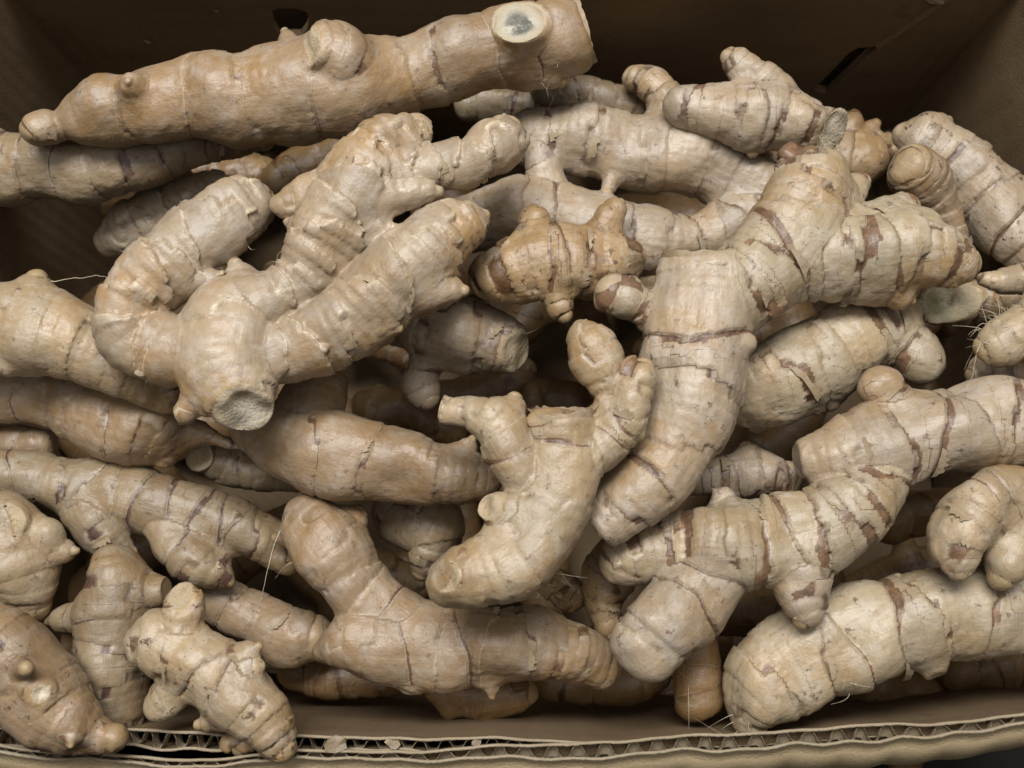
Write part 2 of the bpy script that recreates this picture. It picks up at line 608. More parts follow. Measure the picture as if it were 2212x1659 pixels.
root('A', 'longest tan ginger root by the back wall, with a mouldy oval scar near its end', .8, 'tan',
     ('s', [(192, 252, 68, -.1), (238, 238, 80), (310, 228, 88), (420, 222, 90), (530, 215, 104), (650, 200, 122), (760, 182, 120), (846, 170, 92), (892, 158, 80), (1000, 124, 88), (1120, 100, 92), (1215, 78, 88), (1262, 68, 74, -.1)], dict(cut='skin', cutdir=(.9, .25, .1), ns=1.5)),
     ('f', [(140, 270, 30, -.1), (104, 279, 41, .1), (86, 284, 40, .2)], {}),
     ('b', [(300, 205, 40, .8), (286, 186, 40, 1.5), (281, 181, 30, 1.85)], {}),
     ('f', [(780, 165, 95, .3), (740, 128, 80, 1.3), (702, 110, 56, 1.95), (674, 113, 34, 2.45)], dict(cut='cream', cutdir=(-.7, .0, .6))),
     ('b', [(1128, 92, 62, .5), (1122, 50, 62, 1.85)], dict(cut='mould', cutdir=(-.08, .30, .95), ns=3)),
     ('b', [(1150, 150, 50, -.3), (1196, 168, 26, -.4)], {}),
     ('b', [(640, 130, 45, -.3), (622, 84, 26, -.5)], {}), hair=[(1196, 168, 8)])
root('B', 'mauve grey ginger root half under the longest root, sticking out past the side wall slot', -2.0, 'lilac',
     ('s', [(-60, 352, 74, .3), (20, 362, 78, .2), (110, 370, 78), (190, 364, 78), (270, 342, 72), (360, 318, 62, -.3), (470, 300, 54, -.6), (560, 292, 36, -1)], {}),
     ('b', [(150, 400, 50), (190, 418, 26)], {}))
root('C', 'pale hand of ginger with three long scaly fingers and a big round cut face', 1.2, 'scale',
     ('s', [(532, 655, 74, -.5), (498, 712, 112), (490, 785, 114, .3), (512, 845, 84, .7), (538, 892, 62, 1.0)], dict(cut='grey', cutdir=(.32, -.72, .62), ns=1.6)),
     ('b', [(440, 850, 48, .5), (402, 888, 32, .5), (378, 908, 20, .4)], dict(cut='cream', cutdir=(-.8, -.4, .3))),
     ('f', [(425, 758, 82, .1), (350, 756, 86), (296, 718, 84), (292, 655, 80, .1), (340, 592, 90, .1), (410, 528, 84), (485, 476, 82, -.2), (545, 440, 56, -.5), (578, 428, 24, -.7)], dict(ns=.9)),
     ('b', [(290, 640, 50), (238, 638, 30)], {}),
     ('b', [(385, 600, 60, .1), (440, 604, 28, .3), (474, 596, 13, .4)], {}),
     ('f', [(540, 670, 80, .1), (628, 618, 64, .1), (690, 545, 78, .2), (740, 462, 88, .3), (785, 385, 88, .2), (840, 322, 72, -.2), (890, 290, 46, -.6)], dict(ns=.75)),
     ('f', [(830, 370, 66, .2), (925, 358, 54, .1), (1010, 352, 58), (1066, 322, 60, -.1), (1082, 296, 44, -.4)], dict(ns=.8)),
     ('b', [(1075, 320, 50, 0), (1118, 308, 22, 0)], {}),
     ('b', [(760, 385, 70, .2), (680, 412, 48, .2), (618, 440, 36, .1), (600, 446, 14, .1)], {}),
     ('b', [(820, 435, 62, .4), (885, 418, 36, .5), (935, 414, 20, .5)], {}),
     ('b', [(760, 500, 60, .3), (840, 492, 22, .5)], {}),
     ('b', [(690, 520, 60, .2), (636, 490, 24, .1)], {}),
     ('f', [(560, 775, 70, .1), (650, 745, 76), (745, 700, 84, .1), (830, 628, 96, .1), (905, 560, 94), (965, 505, 74, -.2), (1010, 478, 46, -.3), (1046, 464, 16, -.4)], dict(ns=.95)),
     ('b', [(930, 620, 62, .1), (985, 625, 26, .2)], {}),
     ('b', [(790, 710, 55, .2), (852, 712, 16, .5)], {}),
     ('b', [(540, 640, 62, -.2), (520, 596, 38, -.2)], {}), flaps=14, hair=[(560, 560, 3)])
root('L1', 'broad tan ginger root with a rounded bump, running in under the pale hand', -1.2, 'pale',
     ('s', [(-90, 700, 95, .6), (-10, 705, 98, .3), (85, 722, 104), (190, 752, 92, -.5), (290, 800, 74, -1.0), (360, 850, 48, -1.5)], {}),
     ('b', [(62, 672, 58, .3), (72, 630, 40, .5)], {}))
root('L2', 'buff ginger root with a large curved scale edge, under the broad bumpy root', -2.4, 'tan',
     ('s', [(-80, 838, 66, .4), (0, 842, 66, .2), (70, 852, 64), (140, 868, 70), (225, 892, 92, .1), (310, 915, 96), (360, 950, 62, -.2), (352, 990, 30, -.2)], dict(ns=1.2)),
     ('b', [(430, 940, 45, -.4), (512, 966, 12, -.2)], {}))
root('E', 'smooth orange tan ginger finger tapering to a dark tip, below the big round cut face', -1.5, 'tan',
     ('f', [(672, 950, 80, -.1), (668, 890, 80, -.5), (690, 815, 64, -1.0)], {}),
     ('s', [(548, 922, 50, -.6), (606, 946, 80, -.2), (680, 972, 96), (760, 992, 92), (875, 1015, 80), (980, 1028, 62), (1040, 1034, 40), (1062, 1036, 18)], dict(ns=1.6)),
     ('b', [(985, 990, 40, .1), (1010, 958, 24, .1)], {}))
root('F', 'small root with a round yellow cut stub, tucked under the buff scaly root', -4.6, 'lilac',
     ('s', [(640, 1030, 40, -.4), (560, 1015, 52), (490, 1000, 54), (440, 985, 40, .4), (428, 984, 37, 1.2)], dict(cut='cream', cutdir=(-.1, -.15, .97))))
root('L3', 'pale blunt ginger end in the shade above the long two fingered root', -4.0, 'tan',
     ('s', [(-60, 955, 42), (20, 952, 40), (86, 958, 36), (112, 962, 34)], dict(cut='skin')))
root('G', 'long brownish ginger root with two stubby fingers hanging over the carton front', -3.2, 'lilac',
     ('s', [(-80, 1030, 62, .6), (0, 1032, 60, .4), (95, 1038, 62), (200, 1058, 74), (310, 1088, 74), (430, 1120, 68), (540, 1156, 64, -.3), (610, 1190, 54, -.8)], {}),
     ('f', [(185, 1080, 66), (208, 1130, 60, .4), (240, 1172, 44, .5), (284, 1196, 22, .4)], {}),
     ('f', [(350, 1110, 62, 0), (385, 1170, 58, .5), (430, 1212, 58, .6), (478, 1242, 40, .5), (494, 1252, 24, .5)], {}), flaps=4)
root('H', 'lumpy pale ginger chunk with a pointed yellow bud and a white cut patch', -1.3, 'pale',
     ('s', [(-60, 1130, 96, .4), (5, 1158, 96), (42, 1222, 82), (48, 1290, 60, -.6)], {}),
     ('b', [(60, 1165, 55, .2), (100, 1160, 38, .4), (112, 1162, 24, .4)], {}),
     ('b', [(80, 1190, 44, .1), (128, 1192, 26, .1), (158, 1190, 10, .1)], {}),
     ('b', [(10, 1140, 60, .6), (14, 1130, 44, 1.3)], dict(cut='cream', cutdir=(.1, .15, .97))))
root('I', 'upright dull tan ginger root with a cut side stub, between the corner roots', -2.6, 'lilac',
     ('s', [(246, 1232, 62, -.2), (250, 1290, 82), (246, 1370, 80), (238, 1440, 88), (246, 1510, 68), (258, 1560, 48), (262, 1592, 42, -.2)], dict(cut='skin')),
     ('b', [(280, 1275, 55), (335, 1272, 36), (360, 1274, 34)], dict(cut='skin')),
     ('b', [(190, 1330, 45, -.4), (122, 1338, 30, -.6)], {}))
root('J', 'muddy ginger root with small white sprouts, in the corner against the carton front', 1.2, 'tan',
     ('s', [(-70, 1372, 88, .4), (10, 1430, 104, .2), (70, 1490, 104), (130, 1552, 86), (190, 1582, 56, -.1), (236, 1590, 40, -.2)], {}),
     ('b', [(30, 1452, 62, .9), (44, 1446, 24, 1.7)], {}),
     ('b', [(70, 1484, 56, .9), (90, 1496, 20, 1.7)], dict(cut='white', cutdir=(.5, -.3, .8))),
     ('b', [(150, 1560, 50, .6), (150, 1590, 36, .9)], {}), dirt=1.0)
root('K', 'knobbly yellowish ginger piece with an upright stub, its tip on the front rim', 0.6, 'pale',
     ('s', [(310, 1392, 44), (352, 1392, 66), (425, 1430, 84), (500, 1490, 84), (556, 1542, 66), (590, 1590, 46), (606, 1612, 34)], {}),
     ('f', [(400, 1390, 58, .1), (398, 1320, 40, .3), (392, 1272, 26, .4)], dict(cut='cream', cutdir=(-.1, .6, .8))),
     ('b', [(330, 1370, 50), (292, 1402, 36, .1)], dict(cut='cream', cutdir=(-.9, .2, .2))),
     ('b', [(480, 1440, 62, .2), (532, 1410, 34, .3), (546, 1402, 26, .4)], {}),
     ('b', [(520, 1450, 50, .4), (552, 1442, 28, .5)], {}),
     ('b', [(400, 1470, 50, -.2), (350, 1520, 38, -.4), (325, 1535, 18, -.4)], {}),
     ('b', [(500, 1540, 50, -.3), (440, 1560, 18, -.4)], {}), dirt=.9, flaps=3)
root('K2', 'tiny brown ginger crumb lying beside the flutes of the front rim', -.6, 'brown',
     ('s', [(500, 1606, 22), (525, 1604, 30), (545, 1608, 20)], {}))
root('N', 'shaded beige ginger root behind the knobbly yellowish piece', -5.0, 'tan',
     ('s', [(470, 1296, 50), (540, 1330, 58), (610, 1368, 62), (676, 1376, 50)], {}),
     ('b', [(610, 1380, 50), (588, 1420, 20)], {}))
root('M', 'elbow shaped ginger root with brown ragged head and a bud pointing at the front rim', -2.4, 'tan',
     ('s', [(708, 1404, 36, .3), (780, 1388, 84, .2), (880, 1392, 94), (1000, 1392, 92), (1110, 1390, 88), (1210, 1408, 76, -.5), (1290, 1432, 56, -1.2)], {}),
     ('f', [(860, 1350, 78), (795, 1300, 74), (745, 1245, 76, .2), (700, 1180, 88, .2), (668, 1130, 62, 0), (655, 1112, 40, -.1)], dict(ns=.85)),
     ('b', [(720, 1150, 55), (752, 1122, 36, -.3)], {}),
     ('b', [(660, 1170, 55, 0), (618, 1165, 30, -.3)], {}),
     ('b', [(880, 1440, 50, .1), (886, 1500, 26, .2)], dict(cut='cream', cutdir=(0, -.9, .4))),
     ('b', [(1055, 1440, 48), (1062, 1498, 12, .1)], {}), flaps=5, hair=[(620, 1200, 2)])
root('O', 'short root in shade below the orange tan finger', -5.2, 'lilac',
     ('s', [(850, 1100, 42), (890, 1120, 72), (940, 1140, 72), (925, 1200, 46), (912, 1230, 26)], {}))
root('P', 'bent pale ginger root standing highest, with four stubs and a blunt cut end', 2.6, 'pale',
     ('s', [(968, 1256, 62, -.1), (1010, 1240, 78), (1090, 1206, 94), (1160, 1150, 98), (1204, 1070, 86), (1216, 985, 80), (1214, 892, 72, .1)], dict(cut='skin', cutdir=(-.05, .95, .25), ns=1.4)),
     ('f', [(1150, 1040, 62), (1100, 970, 64, .1), (1066, 918, 60, .2), (1012, 896, 50, .1), (950, 886, 44, -.1)], dict(cut='skin')),
     ('b', [(1080, 930, 50, .2), (1100, 882, 36, .0)], {}),
     ('f', [(1240, 1000, 60), (1312, 950, 52), (1356, 890, 54, .2), (1376, 836, 52, .3), (1388, 806, 30, .3)], dict(ns=.8)),
     ('f', [(1330, 905, 46, 0), (1312, 838, 46, -.1), (1282, 772, 58, .1), (1262, 730, 40, .1), (1254, 712, 20, .1)], dict(ns=.7)),
     ('b', [(990, 1248, 56, .4), (964, 1246, 40, .95)], dict(cut='cream', cutdir=(-.6, .1, .78))),
     ('b', [(1120, 1120, 70, .2), (1064, 1098, 40, .7), (1050, 1092, 34, .85)], dict(cut='cream', cutdir=(-.55, .25, .75))), flaps=6, hair=[(1190, 1265, 4)])
root('Q', 'largest ringed ginger hand, thick trunk with a forked right arm covered in brown patches', .3, 'patchy',
     ('s', [(1512, 552, 88, .2), (1514, 640, 116), (1496, 760, 122), (1484, 870, 112), (1448, 970, 92, -.1), (1392, 1052, 84, -.3), (1330, 1110, 72, -.6), (1290, 1138, 58, -.8)], dict(cut='skin', cut0='skin', cutdir0=(-.02, .97, .2), st='ring', ns=1.2)),
     ('f', [(1560, 650, 100), (1660, 572, 112), (1722, 490, 108), (1752, 412, 92, -.1), (1748, 380, 66, -.2)], dict(ns=.75)),
     ('f', [(1690, 580, 90), (1780, 562, 92), (1880, 548, 100), (1970, 540, 96), (2044, 556, 62), (2070, 566, 44)], dict(ns=.62)),
     ('f', [(1850, 520, 80), (1920, 474, 56, -.1), (1950, 450, 34, -.2)], dict(ns=.7)),
     ('b', [(1800, 440, 60, -.2), (1840, 410, 40, -.4)], {}),
     ('b', [(2040, 540, 50), (2080, 546, 22)], {}),
     ('b', [(1880, 610, 60, -.3), (1950, 640, 34, -.6)], {}),
     ('f', [(1440, 690, 60), (1385, 662, 42, .1), (1346, 646, 50, .2), (1328, 640, 42, .2)], {}), flaps=14)
root('R', 'brown banded ginger root with a round knob end, emerging from under the large trunk', -2.2, 'patchy',
     ('s', [(1600, 852, 72, -.4), (1650, 838, 92), (1740, 800, 104), (1830, 745, 92), (1895, 705, 76, -.1), (1925, 690, 66, -.2)], dict(ns=.7)),
     ('b', [(1880, 690, 55), (1790, 690, 34, -.4)], {}),
     ('b', [(1930, 740, 55, -.2), (1990, 770, 58, -.1), (2002, 776, 48, 0)], {}), flaps=6)
root('S', 'smooth forked ginger root making an open eye shaped loop, behind the large patchy hand', -3.2, 'ring',
     ('s', [(1140, 296, 62, -.4), (1240, 306, 74), (1360, 322, 88), (1470, 328, 94), (1560, 368, 86), (1640, 410, 76), (1690, 440, 64, -.2)], dict(ns=1.1)),
     ('f', [(985, 486, 62, -.5), (1070, 466, 74, -.2), (1180, 456, 72), (1290, 486, 74), (1400, 520, 82), (1520, 508, 64), (1620, 452, 66)], dict(ns=1.3)),
     ('b', [(1200, 430, 50, .1), (1178, 370, 38, .3), (1166, 330, 32, .4)], {}),
     ('f', [(1470, 300, 66), (1444, 232, 52, .2), (1410, 190, 44, .1), (1376, 172, 36, -.1)], {}),
     ('f', [(1400, 500, 60, -.1), (1410, 580, 52, -.6), (1400, 640, 40, -1)], {}),
     ('b', [(1330, 370, 45, .2), (1318, 396, 26, .5)], {}), flaps=5)
root('W', 'short brown knobbly ginger piece ringed with dirt, beside the fingers of the pale hand', -1.3, 'brown',
     ('s', [(1050, 618, 40, -.4), (1100, 592, 70), (1180, 568, 84), (1270, 568, 84), (1340, 562, 60), (1362, 560, 40)], dict(ns=.6)),
     ('b', [(1150, 530, 55), (1148, 478, 34, .1), (1150, 464, 22, .1)], {}),
     ('b', [(1290, 520, 55, .1), (1318, 472, 44, .2), (1330, 456, 28, .2)], {}),
     ('b', [(1200, 620, 45, .1), (1218, 668, 22, .2)], {}), dirt=.8, flaps=5)
root('X', 'ringed ginger stump with a rough cut end facing the dark gap', -3.4, 'ring',
     ('s', [(880, 690, 66, -.5), (950, 712, 84), (1030, 732, 82), (1096, 752, 62), (1122, 764, 46, .1)], dict(cut='cream', cutdir=(.75, -.35, .45), ns=.75)),
     ('b', [(1000, 690, 50), (1026, 640, 18, .2)], {}),
     ('b', [(925, 770, 45, -.3), (905, 815, 40, -.5), (918, 842, 28, -.5)], {}), flaps=3)
root('T', 'ginger root near the back wall with an upright thumb and a hairy flared cut', -2.6, 'ring',
     ('s', [(1480, 232, 50, -.5), (1550, 238, 64), (1620, 246, 78), (1700, 256, 74), (1762, 276, 56), (1800, 286, 58, .1)], dict(cut='white', cutdir=(.68, -.55, .48), ns=.7)),
     ('f', [(1668, 210, 58), (1630, 168, 46, .1), (1598, 136, 38, .2), (1576, 118, 26, .2)], {}),
     ('b', [(1640, 290, 45, -.2), (1632, 316, 22, -.3)], {}), hair=[(1790, 312, 22)])
root('V', 'curled stubby ginger finger with a dark puckered end facing up', -1.5, 'tan',
     ('s', [(2052, 560, 46, -.8), (2040, 490, 52, -.6), (2012, 420, 60, 0), (1980, 382, 62, .6), (1966, 368, 54, 1.0)], dict(ns=.8)), dirt=1.0)
root('U', 'thick ginger root with a dirt caked end, propped against the right hand wall', -3.6, 'ring',
     ('s', [(1956, 296, 40, -.3), (2000, 312, 60), (2066, 358, 72), (2132, 432, 82), (2200, 500, 84, .3), (2280, 556, 84, .8)], {}),
     ('b', [(2000, 290, 40), (2034, 270, 24)], {}), dirt=1.2)
root('Y', 'heavy ginger root bent into an arm with a bulbous end and a dirty round bud', -.2, 'ring',
     ('s', [(1722, 996, 44, -.1), (1790, 990, 74), (1880, 966, 96), (1980, 944, 104), (2100, 926, 104), (2212, 912, 98, .2), (2290, 905, 95, .5)], dict(ns=1.15, cut0='skin')),
     ('b', [(1940, 880, 60, .1), (1905, 840, 46, .3), (1894, 832, 38, .4)], {}),
     ('f', [(1900, 1000, 80), (1850, 1080, 88, .2), (1776, 1140, 100, .3), (1680, 1170, 102, .3), (1580, 1182, 98, .3), (1480, 1172, 82, .2), (1390, 1190, 66, 0), (1340, 1216, 40, -.1)], dict(ns=.8, st='patchy')),
     ('f', [(1540, 1220, 90, .3), (1490, 1290, 90, .5), (1446, 1350, 92, .7), (1410, 1392, 80, .7), (1396, 1410, 56, .7)], dict(ns=1.1)),
     ('f', [(1720, 1210, 84, .3), (1732, 1270, 68, .5), (1744, 1308, 46, .6), (1736, 1334, 26, .7)], {}),
     ('b', [(1580, 1130, 60, .2), (1558, 1080, 34, .2), (1548, 1068, 24, .2)], {}),
     ('b', [(1420, 1190, 62, .1), (1345, 1232, 36, 0)], {}), flaps=12)
root('CC', 'thick ginger root with a bare orange brown patch, lying along the front rim', -1.2, 'patchy',
     ('s', [(1628, 1545, 50, -.2), (1650, 1480, 92), (1730, 1432, 108), (1850, 1384, 112), (1970, 1340, 110), (2090, 1325, 102), (2212, 1326, 94), (2290, 1328, 90, .2)], dict(ns=.95, pw=.7)),
     ('b', [(1960, 1380, 60), (2008, 1430, 34, .2), (2022, 1462, 26, .2)], dict(cut='cream', cutdir=(.2, -.9, .3))), flaps=8, hair=[(1610, 1560, 12), (1850, 1490, 5)])
root('DD', 'curled ginger root with layered papery scales and a broken yellow bud', .5, 'pale',
     ('s', [(2290, 1150, 70, 0), (2240, 1092, 74), (2170, 1072, 70, .1), (2104, 1110, 72, .2), (2066, 1168, 66, .3), (2072, 1216, 46, .4), (2090, 1240, 26, .4)], dict(cut='cream', ns=.75)),
     ('b', [(2200, 1130, 70, -.1), (2172, 1205, 56, 0)], {}), flaps=9)
root('EE', 'grey ringed ginger stub in the gap between the large trunk and the bent arm', -4.2, 'ring',
     ('s', [(1500, 1040, 44), (1570, 1030, 54), (1640, 1030, 54), (1690, 1036, 46)], dict(ns=.7)),
     ('b', [(1620, 1010, 34), (1612, 975, 14, .1)], {}))
root('FF', 'split ginger root with a greenish fibrous cut face under the forked arm', -4.0, 'brown',
     ('s', [(2280, 660, 56, 0), (2190, 652, 58), (2100, 654, 54), (2030, 656, 48, .1)], dict(cut='green', cutdir=(-.52, -.05, .85))), hair=[(2000, 610, 7)])
root('GG', 'white hairy ginger end bristling with fine roots by the right hand wall', -1.6, 'pale',
     ('s', [(2290, 660, 60, .3), (2226, 700, 60, .1), (2168, 735, 50), (2130, 752, 30, -.1)], {}), hair=[(2150, 715, 18), (2190, 690, 14)])
root('HH', 'slim pale ginger tip above the white hairy end', -2.2, 'pale',
     ('s', [(2290, 596, 50, .2), (2220, 604, 40), (2160, 606, 26), (2126, 602, 14)], {}))
root('II', 'small pinkish ginger nub half hidden beneath the white hairy end', -3.8, 'tan',
     ('s', [(2250, 820, 46), (2190, 805, 46), (2130, 800, 34), (2108, 808, 20)], {}))
root('BB', 'peeling ginger lump behind the bent arm, beside the highest root', -3.4, 'brown',
     ('s', [(1340, 1205, 50), (1310, 1250, 54), (1296, 1300, 46), (1312, 1346, 34), (1345, 1370, 22)], dict(ns=.7)), flaps=3)
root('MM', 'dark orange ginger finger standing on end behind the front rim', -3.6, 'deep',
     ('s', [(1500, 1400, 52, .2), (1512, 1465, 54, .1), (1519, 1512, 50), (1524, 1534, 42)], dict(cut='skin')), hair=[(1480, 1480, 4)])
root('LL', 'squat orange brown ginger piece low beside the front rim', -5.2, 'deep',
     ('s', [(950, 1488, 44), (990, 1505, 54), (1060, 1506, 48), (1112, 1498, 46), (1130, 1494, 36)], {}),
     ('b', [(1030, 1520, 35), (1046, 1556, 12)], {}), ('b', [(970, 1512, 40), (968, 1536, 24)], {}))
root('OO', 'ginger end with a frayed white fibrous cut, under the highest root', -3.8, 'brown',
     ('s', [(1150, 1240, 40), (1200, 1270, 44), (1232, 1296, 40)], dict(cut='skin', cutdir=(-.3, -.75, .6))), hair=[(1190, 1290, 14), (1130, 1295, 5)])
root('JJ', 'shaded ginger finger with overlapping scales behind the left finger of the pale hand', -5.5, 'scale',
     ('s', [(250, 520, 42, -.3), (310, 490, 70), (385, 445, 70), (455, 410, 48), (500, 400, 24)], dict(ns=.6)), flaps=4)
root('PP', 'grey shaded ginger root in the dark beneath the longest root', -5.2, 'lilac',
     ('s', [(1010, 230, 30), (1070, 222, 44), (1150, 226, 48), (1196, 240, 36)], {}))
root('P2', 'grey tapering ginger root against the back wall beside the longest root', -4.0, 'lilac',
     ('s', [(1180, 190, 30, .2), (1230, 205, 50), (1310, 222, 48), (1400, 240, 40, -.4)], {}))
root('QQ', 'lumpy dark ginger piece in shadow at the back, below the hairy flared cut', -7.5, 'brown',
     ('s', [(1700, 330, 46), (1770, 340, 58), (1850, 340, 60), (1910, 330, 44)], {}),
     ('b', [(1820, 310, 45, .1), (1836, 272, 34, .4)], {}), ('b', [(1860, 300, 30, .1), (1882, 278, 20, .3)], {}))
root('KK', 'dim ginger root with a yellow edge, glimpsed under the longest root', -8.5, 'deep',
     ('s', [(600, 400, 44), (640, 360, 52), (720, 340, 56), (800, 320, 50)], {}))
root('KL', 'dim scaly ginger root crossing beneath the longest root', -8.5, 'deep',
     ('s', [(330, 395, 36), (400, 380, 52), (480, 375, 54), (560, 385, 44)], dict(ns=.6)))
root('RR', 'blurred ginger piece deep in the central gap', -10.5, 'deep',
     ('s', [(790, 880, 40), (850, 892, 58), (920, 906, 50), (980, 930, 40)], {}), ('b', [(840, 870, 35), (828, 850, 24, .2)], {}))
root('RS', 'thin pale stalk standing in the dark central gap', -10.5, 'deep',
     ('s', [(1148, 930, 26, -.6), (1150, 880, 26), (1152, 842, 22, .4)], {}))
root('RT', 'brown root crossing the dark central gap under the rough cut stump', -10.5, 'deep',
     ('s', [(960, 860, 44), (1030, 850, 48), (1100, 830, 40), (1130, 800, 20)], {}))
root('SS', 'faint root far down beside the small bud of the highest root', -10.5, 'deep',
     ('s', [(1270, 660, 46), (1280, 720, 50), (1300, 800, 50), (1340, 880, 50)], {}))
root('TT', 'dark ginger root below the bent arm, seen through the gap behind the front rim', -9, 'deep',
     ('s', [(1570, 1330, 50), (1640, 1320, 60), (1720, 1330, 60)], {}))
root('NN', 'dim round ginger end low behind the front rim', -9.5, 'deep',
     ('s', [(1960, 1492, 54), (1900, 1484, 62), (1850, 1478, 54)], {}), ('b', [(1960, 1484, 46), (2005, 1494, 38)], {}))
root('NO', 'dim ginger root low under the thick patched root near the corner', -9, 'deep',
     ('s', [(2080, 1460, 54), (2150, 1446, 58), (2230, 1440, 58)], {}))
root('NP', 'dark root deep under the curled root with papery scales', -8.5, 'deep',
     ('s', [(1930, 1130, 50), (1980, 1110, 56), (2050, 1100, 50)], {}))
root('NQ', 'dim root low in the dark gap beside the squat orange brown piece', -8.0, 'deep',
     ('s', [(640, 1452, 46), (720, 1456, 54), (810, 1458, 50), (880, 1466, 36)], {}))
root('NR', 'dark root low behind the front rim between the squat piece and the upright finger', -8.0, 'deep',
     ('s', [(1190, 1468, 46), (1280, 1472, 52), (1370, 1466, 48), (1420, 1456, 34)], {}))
# lower layers of the heap, only glimpsed through the gaps
_r = random.Random(11)
for gy in range(5):
    for gx in range(8):
        u0, v0 = 230 + gx * 250 + _r.uniform(-60, 60), 420 + gy * 265 + _r.uniform(-50, 50)
        a_ = _r.uniform(0, math.pi)
        L_ = _r.uniform(120, 190)
        ca, sa = math.cos(a_), math.sin(a_)
        rr_ = _r.uniform(44, 62)
        bend = _r.uniform(-40, 40)
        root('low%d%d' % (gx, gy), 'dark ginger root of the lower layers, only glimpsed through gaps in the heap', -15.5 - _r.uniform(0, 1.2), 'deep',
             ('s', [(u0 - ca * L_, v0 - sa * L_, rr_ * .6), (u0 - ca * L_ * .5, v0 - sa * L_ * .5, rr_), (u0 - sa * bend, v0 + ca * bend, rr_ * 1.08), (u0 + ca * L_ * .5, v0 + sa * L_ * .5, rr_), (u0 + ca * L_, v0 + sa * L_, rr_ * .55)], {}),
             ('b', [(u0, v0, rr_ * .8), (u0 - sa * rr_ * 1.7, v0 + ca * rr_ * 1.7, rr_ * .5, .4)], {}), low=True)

# ---- settle the heap: heights of the roots are solved so that they rest on each other without passing through
samp = []                         # root index, u, v, r, dh
for ri, R_ in enumerate(ROOTS):
    for (k, pts, o_) in R_['br']:
        P = [(p[0], p[1], p[2], (p[3] if len(p) > 3 else 0.0)) for p in pts]
        C_ = cat(P, 3)
        for q in C_:
            if q[2] > 12:
                samp.append((ri, q[0], q[1], q[2], q[3]))
samp = np.array(samp)
SI = samp[:, 0].astype(int)
SU, SV, SR, SD = samp[:, 1], samp[:, 2], samp[:, 3], samp[:, 4]
NR = len(ROOTS)
h0 = np.array([R_['h'] for R_ in ROOTS])
cu = np.array([SU[SI == i].mean() for i in range(NR)])
cv = np.array([SV[SI == i].mean() for i in range(NR)])
bu = (SU - cu[SI]) / 300.0
bv = (SV - cv[SI]) / 300.0
B = np.stack([np.ones_like(bu), bu, bv, bu * bu, bu * bv, bv * bv], 1)        # gentle tilt and bend of each root
X = np.zeros((NR, 6))
REG = np.array([.02, .05, .05, .5, .5, .5])
n = len(samp)
K0 = 40.0 / F                    # about cm per picture unit at rim level
ii, jj = np.triu_indices(n, 1)
keep = SI[ii] != SI[jj]
ii, jj = ii[keep], jj[keep]
lat = np.hypot(SU[ii] - SU[jj], SV[ii] - SV[jj])
keep = lat < (SR[ii] + SR[jj]) * .98
ii, jj, lat = ii[keep], jj[keep], lat[keep]
sw = h0[SI[ii]] < h0[SI[jj]]      # ii = upper root
ii, jj = np.where(sw, jj, ii), np.where(sw, ii, jj)
for it in range(30):
    hz = h0[SI] + SD + (B * X[SI]).sum(1)
    kk = (40.0 - hz) / F
    need = np.sqrt(np.maximum(((SR[ii] + SR[jj]) * .97) ** 2 - lat ** 2, 0)) * .5 * (kk[ii] + kk[jj])
    gap = hz[ii] - hz[jj] - need
    act = gap < 0
    a_i, a_j, g_ = ii[act], jj[act], gap[act]
    # resting on the carton floor
    fl = hz - SR * kk + 19.6
    fa = np.where(fl < 0)[0]
    A_ = np.zeros((NR * 6, NR * 6))
    r_ = np.zeros(NR * 6)
    for i in range(NR):
        A_[i * 6:i * 6 + 6, i * 6:i * 6 + 6] += np.diag(REG)
        r_[i * 6:i * 6 + 6] += -REG * X[i]
    m_ = len(a_i)
    if m_:
        J = np.zeros((m_, NR * 6))
        rows = np.arange(m_)
        for c_ in range(6):
            J[rows, SI[a_i] * 6 + c_] += B[a_i, c_]
            J[rows, SI[a_j] * 6 + c_] -= B[a_j, c_]
        A_ += J.T @ J
        r_ += J.T @ (-g_)
    if len(fa):
        J = np.zeros((len(fa), NR * 6))
        rows = np.arange(len(fa))
        for c_ in range(6):
            J[rows, SI[fa] * 6 + c_] += B[fa, c_]
        A_ += J.T @ J * 2
        r_ += J.T @ (-fl[fa]) * 2
    X += .7 * np.linalg.solve(A_ + np.eye(NR * 6) * 1e-4, r_).reshape(NR, 6)
hz = h0[SI] + SD + (B * X[SI]).sum(1)
print('SETTLE worst overlap cm', -gap.min(), 'active', int(act.sum()))
for i in range(NR):
    m_ = SI == i
    if not ROOTS[i].get('low'):
        print('  ', ROOTS[i]['key'], 'h0 %.1f' % h0[i], 'h %.1f..%.1f' % (hz[m_].min(), hz[m_].max()))


def height(ri, u, v, dh):
    a, b_ = (u - cu[ri]) / 300.0, (v - cv[ri]) / 300.0
    q = np.stack([np.ones_like(a), a, b_, a * a, a * b_, b_ * b_], -1)
    return RIM + (h0[ri] + dh + (q * X[ri]).sum(-1)) / 100.0


# ---- meshes
def sines(seed, scale, k=14):
    r = np.random.default_rng(seed)
    d = r.normal(size=(k, 3))
    d /= np.linalg.norm(d, axis=1)[:, None]
    f = scale * r.uniform(.6, 1.7, k)
    p = r.uniform(0, 6.28, k)
    w = 1 / np.sqrt(f)
    w /= np.sqrt((w ** 2).sum() / 2)
    return lambda P: (np.sin(P @ (d * f[:, None]).T + p) * w).sum(1)


class Branch:
    pass


